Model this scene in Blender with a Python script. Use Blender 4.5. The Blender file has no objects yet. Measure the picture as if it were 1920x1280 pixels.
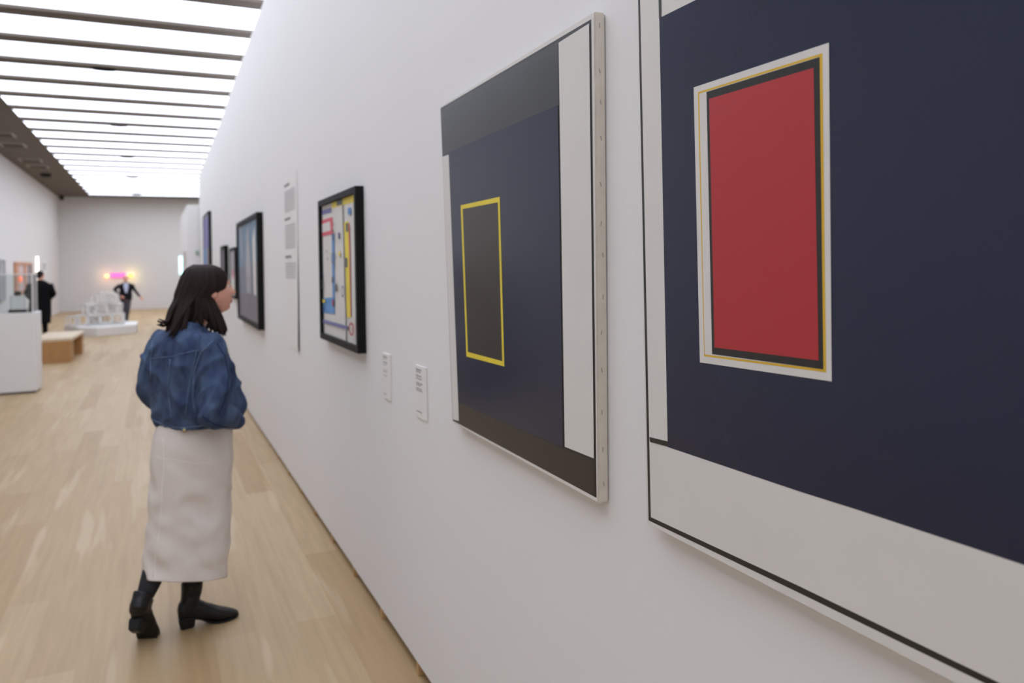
import bpy, bmesh, math, random
from mathutils import Vector, Matrix, noise
from mathutils.bvhtree import BVHTree
random.seed(7)
SC = bpy.context.scene
COL = SC.collection
# ------------------------------------------------------------------ camera
H = 1.70
TH = math.radians(25.009); RHO = 0.0174
cd = bpy.data.cameras.new('camera'); cam = bpy.data.objects.new('camera', cd); COL.objects.link(cam)
fw = Vector((math.sin(TH), math.cos(TH), 0)); rt = Vector((math.cos(TH), -math.sin(TH), 0)); up = Vector((0, 0, 1))
cr, sr = math.cos(RHO), math.sin(RHO)
cx = rt*cr - up*sr; cy = up*cr + rt*sr; cz = -fw
cam.matrix_world = Matrix(((cx.x, cy.x, cz.x, -0.955), (cx.y, cy.y, cz.y, 0), (cx.z, cy.z, cz.z, H), (0, 0, 0, 1)))
cd.sensor_width = 36; cd.lens = 1430/1920*36; cd.shift_y = -(640-493)/1920
cd.clip_start = 0.05; cd.clip_end = 200
cd.dof.use_dof = True; cd.dof.focus_distance = 1.6; cd.dof.aperture_fstop = 3.2
SC.camera = cam
# ------------------------------------------------------------------ world, exposure
w = bpy.data.worlds.new('world'); SC.world = w; w.use_nodes = True
w.node_tree.nodes['Background'].inputs[0].default_value = (0.8, 0.85, 0.9, 1)
w.node_tree.nodes['Background'].inputs[1].default_value = 0.05
SC.view_settings.view_transform = 'Standard'; SC.view_settings.look = 'None'
SC.view_settings.exposure = 0.19; SC.view_settings.gamma = 1.0
try: SC.view_settings.use_curve_mapping = False
except Exception: pass
PANEL_STRENGTH = 2.5

# ------------------------------------------------------------------ materials
def lin(c):
    return tuple(((v/255)/12.92 if v/255 <= .04045 else (((v/255)+.055)/1.055)**2.4) for v in c)
def mat(name, rgb, rough=.6, var=.04, scale=8, bump=0, bscale=60, spec=.5, metal=0, stretch=(1, 1, 1), sheen=0):
    m = bpy.data.materials.new(name); m.use_nodes = True; nt = m.node_tree; b = nt.nodes['Principled BSDF']
    L = nt.links; c = lin(rgb)
    tc = nt.nodes.new('ShaderNodeTexCoord'); mp = nt.nodes.new('ShaderNodeMapping'); L.new(tc.outputs['Object'], mp.inputs[0])
    mp.inputs['Scale'].default_value = stretch
    n = nt.nodes.new('ShaderNodeTexNoise'); n.inputs['Scale'].default_value = scale; n.inputs['Detail'].default_value = 4
    L.new(mp.outputs[0], n.inputs['Vector'])
    r = nt.nodes.new('ShaderNodeValToRGB'); r.color_ramp.elements[0].position = .3; r.color_ramp.elements[1].position = .7
    r.color_ramp.elements[0].color = (*[v*(1-var) for v in c], 1); r.color_ramp.elements[1].color = (*[min(1, v*(1+var)) for v in c], 1)
    L.new(n.outputs['Fac'], r.inputs[0]); L.new(r.outputs[0], b.inputs['Base Color'])
    b.inputs['Roughness'].default_value = rough; b.inputs['Specular IOR Level'].default_value = spec; b.inputs['Metallic'].default_value = metal
    if sheen: b.inputs['Sheen Weight'].default_value = sheen
    if bump:
        n2 = nt.nodes.new('ShaderNodeTexNoise'); n2.inputs['Scale'].default_value = bscale; n2.inputs['Detail'].default_value = 5
        L.new(mp.outputs[0], n2.inputs['Vector'])
        bp = nt.nodes.new('ShaderNodeBump'); bp.inputs['Strength'].default_value = bump; bp.inputs['Distance'].default_value = .0006
        L.new(n2.outputs['Fac'], bp.inputs['Height']); L.new(bp.outputs[0], b.inputs['Normal'])
    return m
def emat(name, rgb, strength):
    m = bpy.data.materials.new(name); m.use_nodes = True; nt = m.node_tree; b = nt.nodes['Principled BSDF']
    b.inputs['Base Color'].default_value = (*lin(rgb), 1); b.inputs['Emission Color'].default_value = (*lin(rgb), 1)
    b.inputs['Emission Strength'].default_value = strength; return m
def floor_mat():
    m = bpy.data.materials.new('oak_floor'); m.use_nodes = True; nt = m.node_tree; b = nt.nodes['Principled BSDF']; L = nt.links
    tc = nt.nodes.new('ShaderNodeTexCoord'); sep = nt.nodes.new('ShaderNodeSeparateXYZ'); L.new(tc.outputs['Object'], sep.inputs[0])
    cmb = nt.nodes.new('ShaderNodeCombineXYZ'); L.new(sep.outputs['Y'], cmb.inputs['X']); L.new(sep.outputs['X'], cmb.inputs['Y'])
    br = nt.nodes.new('ShaderNodeTexBrick'); L.new(cmb.outputs[0], br.inputs['Vector'])
    br.inputs['Scale'].default_value = 1; br.inputs['Brick Width'].default_value = 2.3; br.inputs['Row Height'].default_value = .185
    br.inputs['Mortar Size'].default_value = .0012; br.inputs['Mortar Smooth'].default_value = .3; br.inputs['Bias'].default_value = 0
    br.offset = .37; br.offset_frequency = 2
    br.inputs['Color1'].default_value = (*lin((168, 141, 102)), 1); br.inputs['Color2'].default_value = (*lin((183, 159, 124)), 1)
    br.inputs['Mortar'].default_value = (*lin((170, 146, 112)), 1)
    mp = nt.nodes.new('ShaderNodeMapping'); mp.inputs['Scale'].default_value = (14, .7, 1); L.new(tc.outputs['Object'], mp.inputs[0])
    n = nt.nodes.new('ShaderNodeTexNoise'); n.inputs['Scale'].default_value = 2.2; n.inputs['Detail'].default_value = 6; L.new(mp.outputs[0], n.inputs['Vector'])
    r = nt.nodes.new('ShaderNodeValToRGB'); r.color_ramp.elements[0].position = .3; r.color_ramp.elements[1].position = .75
    r.color_ramp.elements[0].color = (.88, .86, .83, 1); r.color_ramp.elements[1].color = (1.04, 1.03, 1.03, 1)
    L.new(n.outputs['Fac'], r.inputs[0])
    mx = nt.nodes.new('ShaderNodeMixRGB'); mx.blend_type = 'MULTIPLY'; mx.inputs[0].default_value = 1
    L.new(br.outputs['Color'], mx.inputs[1]); L.new(r.outputs[0], mx.inputs[2])
    # sapwood streaks, pale and narrow
    mp2 = nt.nodes.new('ShaderNodeMapping'); mp2.inputs['Scale'].default_value = (5.5, .45, 1); L.new(tc.outputs['Object'], mp2.inputs[0])
    n2 = nt.nodes.new('ShaderNodeTexNoise'); n2.inputs['Scale'].default_value = 1.4; n2.inputs['Detail'].default_value = 2; L.new(mp2.outputs[0], n2.inputs['Vector'])
    r2 = nt.nodes.new('ShaderNodeValToRGB'); e = r2.color_ramp.elements; e[0].position = .60; e[0].color = (0, 0, 0, 1); e[1].position = .66; e[1].color = (.2, .2, .2, 1)
    L.new(n2.outputs['Fac'], r2.inputs[0])
    mx2 = nt.nodes.new('ShaderNodeMixRGB'); L.new(r2.outputs[0], mx2.inputs[0]); L.new(mx.outputs[0], mx2.inputs[1]); mx2.inputs[2].default_value = (*lin((216, 198, 174)), 1)
    L.new(mx2.outputs[0], b.inputs['Base Color']); b.inputs['Roughness'].default_value = .5; b.inputs['Specular IOR Level'].default_value = .35
    return m
def thin_glass():
    m = bpy.data.materials.new('clear_acrylic'); m.use_nodes = True; nt = m.node_tree; nt.nodes.remove(nt.nodes['Principled BSDF'])
    t = nt.nodes.new('ShaderNodeBsdfTransparent'); t.inputs[0].default_value = (.93, .95, .95, 1)
    g = nt.nodes.new('ShaderNodeBsdfGlossy'); g.inputs['Roughness'].default_value = .03
    d = nt.nodes.new('ShaderNodeFresnel'); d.inputs[0].default_value = 1.5
    mx = nt.nodes.new('ShaderNodeMixShader'); L = nt.links
    L.new(d.outputs[0], mx.inputs[0]); L.new(t.outputs[0], mx.inputs[1]); L.new(g.outputs[0], mx.inputs[2])
    L.new(mx.outputs[0], nt.nodes['Material Output'].inputs[0]); return m
def denim_mat():
    m = mat('denim', (48, 60, 88), .85, .25, 14, .5, 260, spec=.2)
    nt = m.node_tree; L = nt.links; b = nt.nodes['Principled BSDF']; src = b.inputs['Base Color'].links[0].from_socket
    tc = [n for n in nt.nodes if n.type == 'TEX_COORD'][0]
    mp = nt.nodes.new('ShaderNodeMapping'); mp.inputs['Scale'].default_value = (8, 8, 4.2); L.new(tc.outputs['Object'], mp.inputs[0])
    n = nt.nodes.new('ShaderNodeTexNoise'); n.inputs['Scale'].default_value = 1.5; n.inputs['Detail'].default_value = 3; L.new(mp.outputs[0], n.inputs['Vector'])
    r = nt.nodes.new('ShaderNodeValToRGB'); r.color_ramp.elements[0].position = .40; r.color_ramp.elements[0].color = (0, 0, 0, 1)
    r.color_ramp.elements[1].position = .66; r.color_ramp.elements[1].color = (.6, .6, .6, 1); L.new(n.outputs['Fac'], r.inputs[0])
    mx = nt.nodes.new('ShaderNodeMixRGB'); L.new(r.outputs[0], mx.inputs[0]); L.new(src, mx.inputs[1]); mx.inputs[2].default_value = (*lin((88, 108, 134)), 1)
    L.new(mx.outputs[0], b.inputs['Base Color']); return m

M = dict(
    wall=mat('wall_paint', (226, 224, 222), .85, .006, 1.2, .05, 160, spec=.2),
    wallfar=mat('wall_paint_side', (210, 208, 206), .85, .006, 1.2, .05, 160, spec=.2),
    lattice=mat('bright_white_lacquer', (232, 229, 225), .6, .005),
    floor=floor_mat(),
    soffit=mat('soffit_paint', (106, 97, 88), .8, .03, 2, spec=.2),
    black=mat('black_metal', (20, 20, 20), .6, .1, spec=.3),
    frame=mat('black_stained_wood', (13, 13, 13), .6, .2, 10, .1, 90, spec=.2, stretch=(1, 1, 8)),
    canvas=mat('white_painted_canvas', (214, 210, 204), .7, .015, 9, .12, 320, spec=.3),
    edge=mat('raw_canvas_edge', (206, 198, 184), .85, .05, 22, .5, 200, spec=.2),
    navy=mat('navy_paint', (24, 31, 56), .27, .05, 6, .05, 240),
    line=mat('black_paint', (34, 33, 30), .35, .06, 6, .05, 240),
    grey=mat('charcoal_paint', (52, 53, 53), .30, .04, 5, .06, 240),
    umber=mat('dark_umber_paint', (47, 41, 33), .33, .06, 5, .06, 240),
    yellow=mat('yellow_paint', (228, 205, 52), .5, .03),
    ochre=mat('golden_yellow_paint', (214, 172, 40), .5, .03),
    red=mat('red_paint', (172, 42, 46), .45, .02, 4, .04, 240),
    rose=mat('rose_red_paint', (214, 92, 104), .6, .05),
    violet=mat('violet_blue_paint', (114, 114, 162), .6, .05),
    blue=mat('mid_blue_paint', (92, 142, 196), .6, .08, 14),
    dblue=mat('deep_blue_paint', (44, 66, 118), .6, .05),
    paper=mat('white_card', (226, 223, 219), .7, .01),
    ink=mat('grey_print', (120, 118, 118), .8, .02),
    ink2=mat('pale_grey_print', (190, 188, 188), .8, .02),
    wood=mat('pine_block', (196, 158, 108), .6, .12, 12, stretch=(1, 1, .3)),
    oak=mat('brown_oak_veneer', (176, 130, 80), .5, .1, 5, stretch=(6, 6, .6)),
    oaktop=mat('lit_oak_top', (214, 196, 168), .45, .05, 5, stretch=(6, .6, 1)),  # oak made paler to carry the light falling on the seat
    plinth=mat('white_plinth_paint', (226, 224, 221), .7, .01),
    glass=thin_glass(),
    denim=denim_mat(),
    seam=mat('faded_denim_seam', (84, 102, 128), .85, .2, 60, spec=.2),
    denimdark=mat('dark_sleeve_gap', (38, 50, 78), .9, .1, 60, spec=.1),
    brass=mat('brass_button', (186, 168, 120), .35, .05, metal=.8),
    skirt=mat('cream_cotton', (214, 205, 197), .9, .02, 6, .3, 190, spec=.15),
    hair=mat('dark_brown_hair', (33, 21, 18), .6, .35, 30, .6, 120, spec=.2, stretch=(3, 3, .25)),
    skin=mat('skin', (214, 158, 138), .5, .04, 20, spec=.4),
    lips=mat('lips', (178, 92, 88), .45, .03),
    eye=mat('eye_white', (225, 220, 216), .3, .01), iris=mat('iris', (52, 36, 28), .2, .05),
    tights=mat('black_tights', (20, 20, 22), .8, .08, 40),
    leather=mat('black_leather', (15, 14, 15), .45, .2, 25, .35, 60, spec=.35),
    suit=mat('navy_black_wool', (28, 29, 34), .9, .08, 30, spec=.1),
    coat=mat('black_wool', (18, 18, 20), .9, .08, 30, spec=.1),
    trouser=mat('charcoal_trousers', (72, 70, 76), .9, .08, 30, spec=.1),
    shirt=mat('pale_blue_shirt', (186, 190, 214), .8, .02),
    greyhair=mat('grey_hair', (150, 138, 130), .7, .1),
    ruddy=mat('ruddy_skin', (222, 160, 142), .55, .04),
    panel=emat('backlit_diffuser', (231, 238, 253), PANEL_STRENGTH),
    pink=emat('pink_light', (212, 98, 172), .8),
    peach=emat('peach_light', (255, 190, 120), 2.2),
    yellowlight=emat('yellow_light', (255, 206, 80), 1.0),
    cyan=emat('pale_cyan_light', (205, 255, 250), 1.3),
    whitelight=emat('white_tube_light', (255, 246, 226), 3.0),
    orangelight=emat('orange_light', (255, 130, 90), .8),
    staplem=mat('dull_staple', (158, 152, 142), .5, .05),
    exitgreen=mat('green_sign', (70, 130, 100), .5, .02),
)

# ------------------------------------------------------------------ helpers
def link(name, me, parent=None):
    o = bpy.data.objects.new(name, me); COL.objects.link(o)
    if parent is not None: o.parent = parent
    return o
def tag(o, label=None, cat=None, group=None, kind=None):
    if label: o['label'] = label
    if cat: o['category'] = cat
    if group: o['group'] = group
    if kind: o['kind'] = kind
    return o
def thing(name, label, cat, loc=(0, 0, 0), rz=0, group=None):
    o = bpy.data.objects.new(name, None); COL.objects.link(o); o.location = loc; o.rotation_euler = (0, 0, rz)
    o.empty_display_size = .1
    return tag(o, label, cat, group)
def fin(bm, name, mats, parent=None, smooth=False, auto=False):
    me = bpy.data.meshes.new(name); bm.normal_update(); bm.to_mesh(me); bm.free()
    for m in (mats if isinstance(mats, (list, tuple)) else [mats]): me.materials.append(M[m] if isinstance(m, str) else m)
    if smooth:
        for p in me.polygons: p.use_smooth = True
    return link(name, me, parent)
def box(bm, lo, hi, mi=0, bev=0):
    r = bmesh.ops.create_cube(bm, size=1); vs = r['verts']
    for v in vs:
        v.co = Vector([(lo[i]+hi[i])/2 + v.co[i]*(hi[i]-lo[i]) for i in range(3)])
    fs = set(f for v in vs for f in v.link_faces)
    for f in fs: f.material_index = mi
    if bev:
        es = list(set(e for v in vs for e in v.link_edges))
        bmesh.ops.bevel(bm, geom=es, offset=bev, segments=2, affect='EDGES', profile=.5)
    return vs
def boxo(name, lo, hi, m, parent=None, bev=0, kind=None):
    bm = bmesh.new(); box(bm, lo, hi, 0, bev); o = fin(bm, name, m, parent)
    if kind: o['kind'] = kind
    return o
def ring_loft(bm, rings, mi=0, cap=True):
    vr = [[bm.verts.new(p) for p in r] for r in rings]
    n = len(vr[0])
    for a, b in zip(vr, vr[1:]):
        for i in range(n):
            f = bm.faces.new((a[i], a[(i+1) % n], b[(i+1) % n], b[i])); f.material_index = mi
    if cap:
        bm.faces.new(vr[0][::-1]).material_index = mi; bm.faces.new(vr[-1]).material_index = mi
    return vr
def catmull(pts, k):
    out = []; n = len(pts)
    for i in range(n-1):
        p0 = pts[max(i-1, 0)]; p1 = pts[i]; p2 = pts[i+1]; p3 = pts[min(i+2, n-1)]
        for j in range(k):
            t = j/k
            out.append(tuple(.5*((2*b)+(-a+c)*t+(2*a-5*b+4*c-d)*t*t+(-a+3*b-3*c+d)*t**3) for a, b, c, d in zip(p0, p1, p2, p3)))
    out.append(tuple(pts[-1])); return out
def tube(bm, pts, seg=16, sub=4, ref=(0, 1, 0), mi=0):
    """pts: (x,y,z,ra,rb) smooth tube, ra across, rb along ref"""
    pts = [p if len(p) == 5 else (*p, p[3]) for p in pts]
    P = catmull(pts, sub) if sub > 1 else pts
    rings = []; prev = None
    for i, p in enumerate(P):
        a = Vector(P[max(i-1, 0)][:3]); b = Vector(P[min(i+1, len(P)-1)][:3]); t = (b-a).normalized()
        if prev is None:
            r = Vector(ref); r = r - t*r.dot(t)
            if r.length < .05: r = Vector((1, 0, 0)) - t*t.x
            prev = r.normalized()
        else: prev = (prev - t*prev.dot(t)).normalized()
        s = t.cross(prev)
        rings.append([Vector(p[:3]) + s*math.cos(q)*p[3] + prev*math.sin(q)*p[4] for q in [2*math.pi*k/seg for k in range(seg)]])
    ring_loft(bm, rings, mi)
def ball(bm, c, r, u=16, v=12, R=None):
    rr = r if hasattr(r, '__len__') else (r, r, r)
    g = bmesh.ops.create_uvsphere(bm, u_segments=u, v_segments=v, radius=1)
    for x in g['verts']:
        q = Vector((x.co.x*rr[0], x.co.y*rr[1], x.co.z*rr[2]))
        if R: q = R @ q
        x.co = q + Vector(c)
    return g['verts']
def remesh(bm, voxel, smooth=3):
    me = bpy.data.meshes.new('tmp'); bm.to_mesh(me); bm.free()
    o = bpy.data.objects.new('tmp', me); COL.objects.link(o)
    md = o.modifiers.new('r', 'REMESH'); md.mode = 'VOXEL'; md.voxel_size = voxel
    if smooth:
        s = o.modifiers.new('s', 'SMOOTH'); s.factor = .5; s.iterations = smooth
    dg = bpy.context.evaluated_depsgraph_get(); dg.update()
    e = o.evaluated_get(dg); m2 = bpy.data.meshes.new_from_object(e)
    b2 = bmesh.new(); b2.from_mesh(m2)
    bpy.data.objects.remove(o); bpy.data.meshes.remove(me); bpy.data.meshes.remove(m2)
    return b2
def project_line(bvh, pts2, off=.0015, n=8, y0=-1.5):
    """lay a line of (x, z) points on a garment seen from its -y side"""
    out = []
    for (a, b) in zip(pts2, pts2[1:]):
        for j in range(n):
            t = j/n; x = a[0]+(b[0]-a[0])*t; z = a[1]+(b[1]-a[1])*t
            h = bvh.ray_cast(Vector((x, y0, z)), Vector((0, 1, 0)))
            if h[0] is not None: out.append(h[0] + h[1]*off)
    return out

# ================================================================== SETTING
CEIL = 4.78; BP = 1.2435; B0 = 9.27; YF = 36.5; XL = -4.6; XS = -3.38; XR = 4.0
boxo('floor', (XL-.2, -8.2, -.1), (XR+.2, YF+.2, 0), 'floor', kind='structure')
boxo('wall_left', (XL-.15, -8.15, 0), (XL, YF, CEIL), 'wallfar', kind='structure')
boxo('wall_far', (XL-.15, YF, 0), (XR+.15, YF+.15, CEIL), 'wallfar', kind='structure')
boxo('wall_behind', (XL-.15, -8.15, 0), (XR+.15, -8, CEIL), 'wall', kind='structure')
boxo('wall_right', (XR, -8, 0), (XR+.15, YF, CEIL), 'wall', kind='structure')
# long freestanding partition wall, standing on small wooden blocks
prof = [(-3.5, .058, 4.30), (3.0, .055, 4.27), (7.45, .035, 4.20), (10.33, .02, 4.13), (13.2, .014, 4.01), (19.57, .006, 3.93)]
bm = bmesh.new()
rings = [[Vector((0, y, a)), Vector((1.3, y, a)), Vector((1.3, y, b)), Vector((0, y, b))] for y, a, b in prof]
ring_loft(bm, rings); o = fin(bm, 'wall_partition', 'wall'); o['kind'] = 'structure'
bm = bmesh.new(); box(bm, (-.27, 19.62, .0), (1.3, 24.6, 3.22)); o = fin(bm, 'wall_partition', 'wall'); o['kind'] = 'structure'
# ceiling: dark soffit along the left wall, unseen stretch of backlit ceiling behind the camera
bm = bmesh.new()
box(bm, (XL, -8, CEIL), (XS, YF, CEIL+.1))
box(bm, (XS, -8, CEIL+.06), (XR, YF, CEIL+.1))
yb = B0-BP
while yb-BP > -8:
    box(bm, (XS, yb-BP+.14, CEIL), (XR, yb-.14, CEIL+.05), 1)
    box(bm, (XS, yb-BP-.14, CEIL-.04), (XR, yb-BP+.14, CEIL+.05), 0)
    yb -= BP
o = fin(bm, 'ceiling', ['soffit', 'panel']); o['kind'] = 'structure'
k = 0; y = B0-BP; proto = None; ords = []
while y < YF-.3:
    boxo('trim_%d' % (k+1), (XS, y-.14, CEIL-.04), (XR, y+.14, CEIL+.05), 'soffit', kind='structure')
    y1 = min(y+BP-.14, YF)
    if k < 22:
        nm = ['nearest', 'second', 'third', 'fourth', 'fifth', 'sixth', 'seventh', 'eighth', 'ninth', 'tenth', 'eleventh', 'twelfth', 'thirteenth', 'fourteenth', 'fifteenth', 'sixteenth', 'seventeenth', 'eighteenth', 'nineteenth', 'twentieth', 'twenty first', 'twenty second'][k]
        lab = 'glowing white ceiling strip at the top edge, nearest the viewer' if k == 0 else '%s glowing white ceiling strip counting away from the viewer' % nm
        if y1 - y > BP-.3:
            if proto is None:
                bm = bmesh.new(); box(bm, (XS-0, 0, 0), (XR, BP-.28, .05)); proto = fin(bm, 'ceiling_light', 'panel'); o = proto
            else: o = proto.copy(); COL.objects.link(o)
        else:
            bm = bmesh.new(); box(bm, (XS, 0, 0), (XR, y1-y-.14, .05)); o = fin(bm, 'ceiling_light', 'panel')
        o.location = (0, y+.14, CEIL)
        tag(o, lab, 'ceiling light', 'backlit strips of the ceiling')
    y += BP; k += 1
# sensors on the beams
bm = bmesh.new()
tube(bm, [(0, 0, 0, .17, .05), (0, 0, -.02, .17, .05), (0, 0, -.035, .14, .04), (0, 0, -.04, .05, .02)], 16, 1, (0, 1, 0))
dome = fin(bm, 'sensor', 'black', smooth=True)
nb = [3, 7, 11, 15, 20]
sl = ['nearest small dark sensor under a ceiling beam', 'second small dark sensor away, under a ceiling beam', 'middle small dark sensor of the five under the beams',
      'fourth small dark sensor away, under a ceiling beam', 'farthest small dark sensor, close to the far wall']
for i, (kk, s) in enumerate(zip(nb, sl)):
    o = dome if i == 0 else dome.copy()
    if i: COL.objects.link(o)
    o.location = (-1.62, B0+(kk-0)*BP-BP*0, CEIL-.0405); tag(o, s, 'sensor', 'sensors on the ceiling beams')
bm = bmesh.new(); tube(bm, [(0, 0, 0, .16), (0, 0, -.02, .16), (0, 0, -.10, .13), (0, 0, -.11, .05)], 20, 1)
o = fin(bm, 'ceiling_speaker', 'black', smooth=True); o.location = (-4.08, 28.1, CEIL); tag(o, 'round black speaker on the dark soffit before the far corner', 'speaker')
cm = thing('security_camera', 'small black dome camera in the far left ceiling corner', 'camera', (-4.42, 36.1, CEIL))
boxo('bracket', (-.08, -.08, -.05), (.08, .08, 0), 'black', cm, .01)
bm = bmesh.new(); ball(bm, (0, 0, -.10), .085); fin(bm, 'dome', 'black', cm, True)
gl = ['nearest pale grille in the dark soffit', 'second pale grille in the dark soffit', 'third pale grille in the dark soffit', 'farthest pale grille in the dark soffit']
gproto = None
M['grille'] = mat('grille_paint', (176, 170, 164), .7, .03)
for i, (gy, s) in enumerate(zip((20.3, 21.9, 24.8, 26.2), gl)):
    if gproto is None:
        gproto = thing('ceiling_grille', s, 'grille', (0, 0, 0), 0, 'grilles in the soffit')
        bm = bmesh.new(); box(bm, (-.26, -.30, -.012), (.26, .30, 0)); fin(bm, 'plate', 'grille', gproto)
        bm = bmesh.new()
        for j in range(9): box(bm, (-.22, -.25+j*.06, -.02), (.22, -.235+j*.06, -.012))
        fin(bm, 'slats', 'soffit', gproto)
        g = gproto
    else:
        g = gproto.copy(); COL.objects.link(g)
        for c in list(gproto.children):
            d = c.copy(); COL.objects.link(d); d.parent = g
        tag(g, s)
    g.location = (-4.06, gy, CEIL)
# wooden blocks under the partition
bm = bmesh.new(); box(bm, (-.02, -.012, 0), (.02, .012, .05), 0, .002); blk = fin(bm, 'wooden_block', 'wood')
bl = ['nearest', 'second', 'third', 'fourth', 'fifth', 'sixth', 'seventh', 'eighth', 'ninth']
for i in range(9):
    y = 3.042+i*.566
    o = blk if i == 0 else blk.copy()
    if i: COL.objects.link(o)
    o.location = (.019, y, 0)
    zz = .055 if y < 3 else .055+(.035-.055)*(y-3)/4.45
    o.scale = (1, 1, (zz-.0005)/.05)
    tag(o, '%s small pine block under the long white partition' % bl[i], 'block', 'pine blocks under the partition')

# ================================================================== PAINTINGS
def canvas_painting(name, label, ylo, yhi, z0, z1, t, polys, matnames, skew=None, loc=(0, 0)):
    """stretched canvas on the wall x=0; polys (material, [(y,z)]) stacked as thin paint layers"""
    root = thing(name, label, 'painting', (0, (ylo+yhi)/2, z0))
    ox, oy, oz = 0, (ylo+yhi)/2, z0
    bm = bmesh.new()
    quad = skew or [(yhi, z1), (ylo, z1), (ylo, z0), (yhi, z0)]
    fr = [Vector((-t, a-oy, b-oz)) for a, b in quad]; bk = [Vector((-.002, a-oy, b-oz)) for a, b in quad]
    ring_loft(bm, [bk, fr])
    es = [e for e in bm.edges]
    bmesh.ops.bevel(bm, geom=es, offset=.003, segments=2, affect='EDGES')
    fin(bm, 'stretched_canvas', 'edge', root)
    bm = bmesh.new()
    for i, (mn, pl) in enumerate(polys):
        x = -t-.0004-.00022*i
        f = bm.faces.new([bm.verts.new((x, a-oy, b-oz)) for a, b in pl]); f.material_index = matnames.index(mn)
        f.normal_update()
        if f.normal.x > 0: f.normal_flip()
    fin(bm, 'painted_front', matnames, root)
    return root
T = .030
P2 = [('canvas', [(2.5575, 2.2585), (1.5115, 2.2735), (1.5325, 1.1385), (2.489, 1.151)]),
 ('line', [(2.5600, 2.2544), (1.523, 2.2628), (1.5364, 1.1479), (2.4905, 1.1572)]),
 ('grey', [(2.556, 2.2477), (1.6841, 2.2543), (1.6884, 2.0956), (2.477, 2.0889), (2.5476, 2.0856)]),
 ('umber', [(2.4313, 1.2297), (1.545, 1.2297), (1.545, 1.150), (2.4863, 1.1575)]),
 ('canvas', [(2.5462, 2.0803), (2.4828, 2.079), (2.4294, 1.1665), (2.4861, 1.1619)]),
 ('navy', [(2.477, 2.0889), (1.6898, 2.0950), (1.6932, 1.2306), (2.4314, 1.2297)]),
 ('canvas', [(1.68, 2.2505), (1.5312, 2.2553), (1.5437, 1.2386), (1.6846, 1.2364)]),
 ('yellow', [(2.3759, 1.8954), (2.0568, 1.8964), (2.0447, 1.3964), (2.347, 1.3945)]),
 ('umber', [(2.3575, 1.8817), (2.0706, 1.8814), (2.0589, 1.4107), (2.3329, 1.411)])]
r = canvas_painting('painting', 'navy and charcoal abstract canvas with a thin yellow rectangle outline', 1.52, 2.53, 1.14, 2.27, T, P2,
    ['canvas', 'line', 'grey', 'umber', 'navy', 'yellow'], [(2.5608, 2.2619), (1.5083, 2.2768), (1.5297, 1.1348), (2.4921, 1.1478)])
bm = bmesh.new(); box(bm, (-.0011, -.0006, -.0055), (.0011, .0005, .0055)); st = fin(bm, 'staple', 'staplem', r)
for j in range(13):
    o = st if j == 0 else st.copy()
    if j: COL.objects.link(o)
    o.parent = r
    z = .045+j*.088+random.uniform(-.014, .014); o.rotation_euler = (0, random.uniform(-.3, .3), 0); o.location = (-.016+random.uniform(-.003, .003), (1.5297+(1.5083-1.5297)*z/1.14)-2.025-.0005, z)
ZT = 2.372
P1 = [('canvas', [(1.334, ZT), (.08, ZT), (.08, 1.1495), (1.3325, 1.1495)]),
 ('line', [(1.3342, ZT-.012), (.09, ZT-.012), (.09, 1.1685), (.5948, 1.1685), (.9149, 1.1644), (1.3284, 1.1575)]),
 ('canvas', [(1.3265, ZT-.021), (.1, ZT-.021), (.1, 1.1785), (.5948, 1.1778), (.9146, 1.1754), (1.3196, 1.1668)]),
 ('navy', [(1.2605, 2.187), (.1, 2.185), (.1, 1.334), (.5645, 1.3329), (.7906, 1.3307), (.9111, 1.3279), (1.2571, 1.3258)]),
 ('line', [(1.2618, ZT-.021), (1.2516, ZT-.021), (1.2525, 2.1867), (1.2612, 2.1858)]),
 ('line', [(1.3195, 1.3335), (1.2568, 1.3372), (1.2571, 1.3266), (1.3172, 1.3238)]),
 ('canvas', [(1.1558, 2.0249), (.8367, 2.0235), (.8425, 1.5126), (1.1515, 1.5073)]),
 ('ochre', [(1.1435, 2.0133), (.8492, 2.011), (.8526, 1.525), (1.1389, 1.5202)]),
 ('canvas', [(1.1392, 2.0096), (.8546, 2.0069), (.8577, 1.5291), (1.1366, 1.5238)]),
 ('line', [(1.1185, 2.0085), (.8546, 2.0064), (.8577, 1.5291), (1.1155, 1.5265)]),
 ('red', [(1.1112, 1.9943), (.8662, 1.9926), (.8663, 1.5418), (1.1083, 1.5394)])]
canvas_painting('painting', 'large nearest canvas, navy field with a red rectangle framed black, yellow and white', .07, 1.337, 1.147, ZT+.012, T, P1,
    ['canvas', 'line', 'navy', 'ochre', 'red'])

def framed(name, label, y0, y1, z0, z1, depth, bw, content, rec=.02, fm='frame', boardm='canvas'):
    """box-framed picture on wall x=0, frame bars with recessed front; y0<y1"""
    yc = (y0+y1)/2; root = thing(name, label, 'picture', (0, yc, z0))
    a, b, h = y0-yc, y1-yc, z1-z0
    bm = bmesh.new()
    for lo, hi in (((-depth, a, 0), (-.001, a+bw, h)), ((-depth, b-bw, 0), (-.001, b, h)), ((-depth, a+bw, 0), (-.001, b-bw, bw)), ((-depth, a+bw, h-bw), (-.001, b-bw, h))):
        box(bm, lo, hi, 0, .0015)
    fin(bm, 'frame', fm, root)
    mats = [boardm]+[m for m in dict.fromkeys(c[0] for c in content) if m != boardm]
    bm = bmesh.new(); box(bm, (-depth+rec, a+bw*.8, bw*.8), (-.003, b-bw*.8, h-bw*.8))
    for i, (mn, pl) in enumerate(content):
        x = -depth+rec-.0006-.0004*i
        f = bm.faces.new([bm.verts.new((x, p-yc, q-z0)) for p, q in pl]); f.material_index = mats.index(mn); f.normal_update()
        if f.normal.x > 0: f.normal_flip()
    fin(bm, 'picture', mats, root)
    return root
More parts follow.
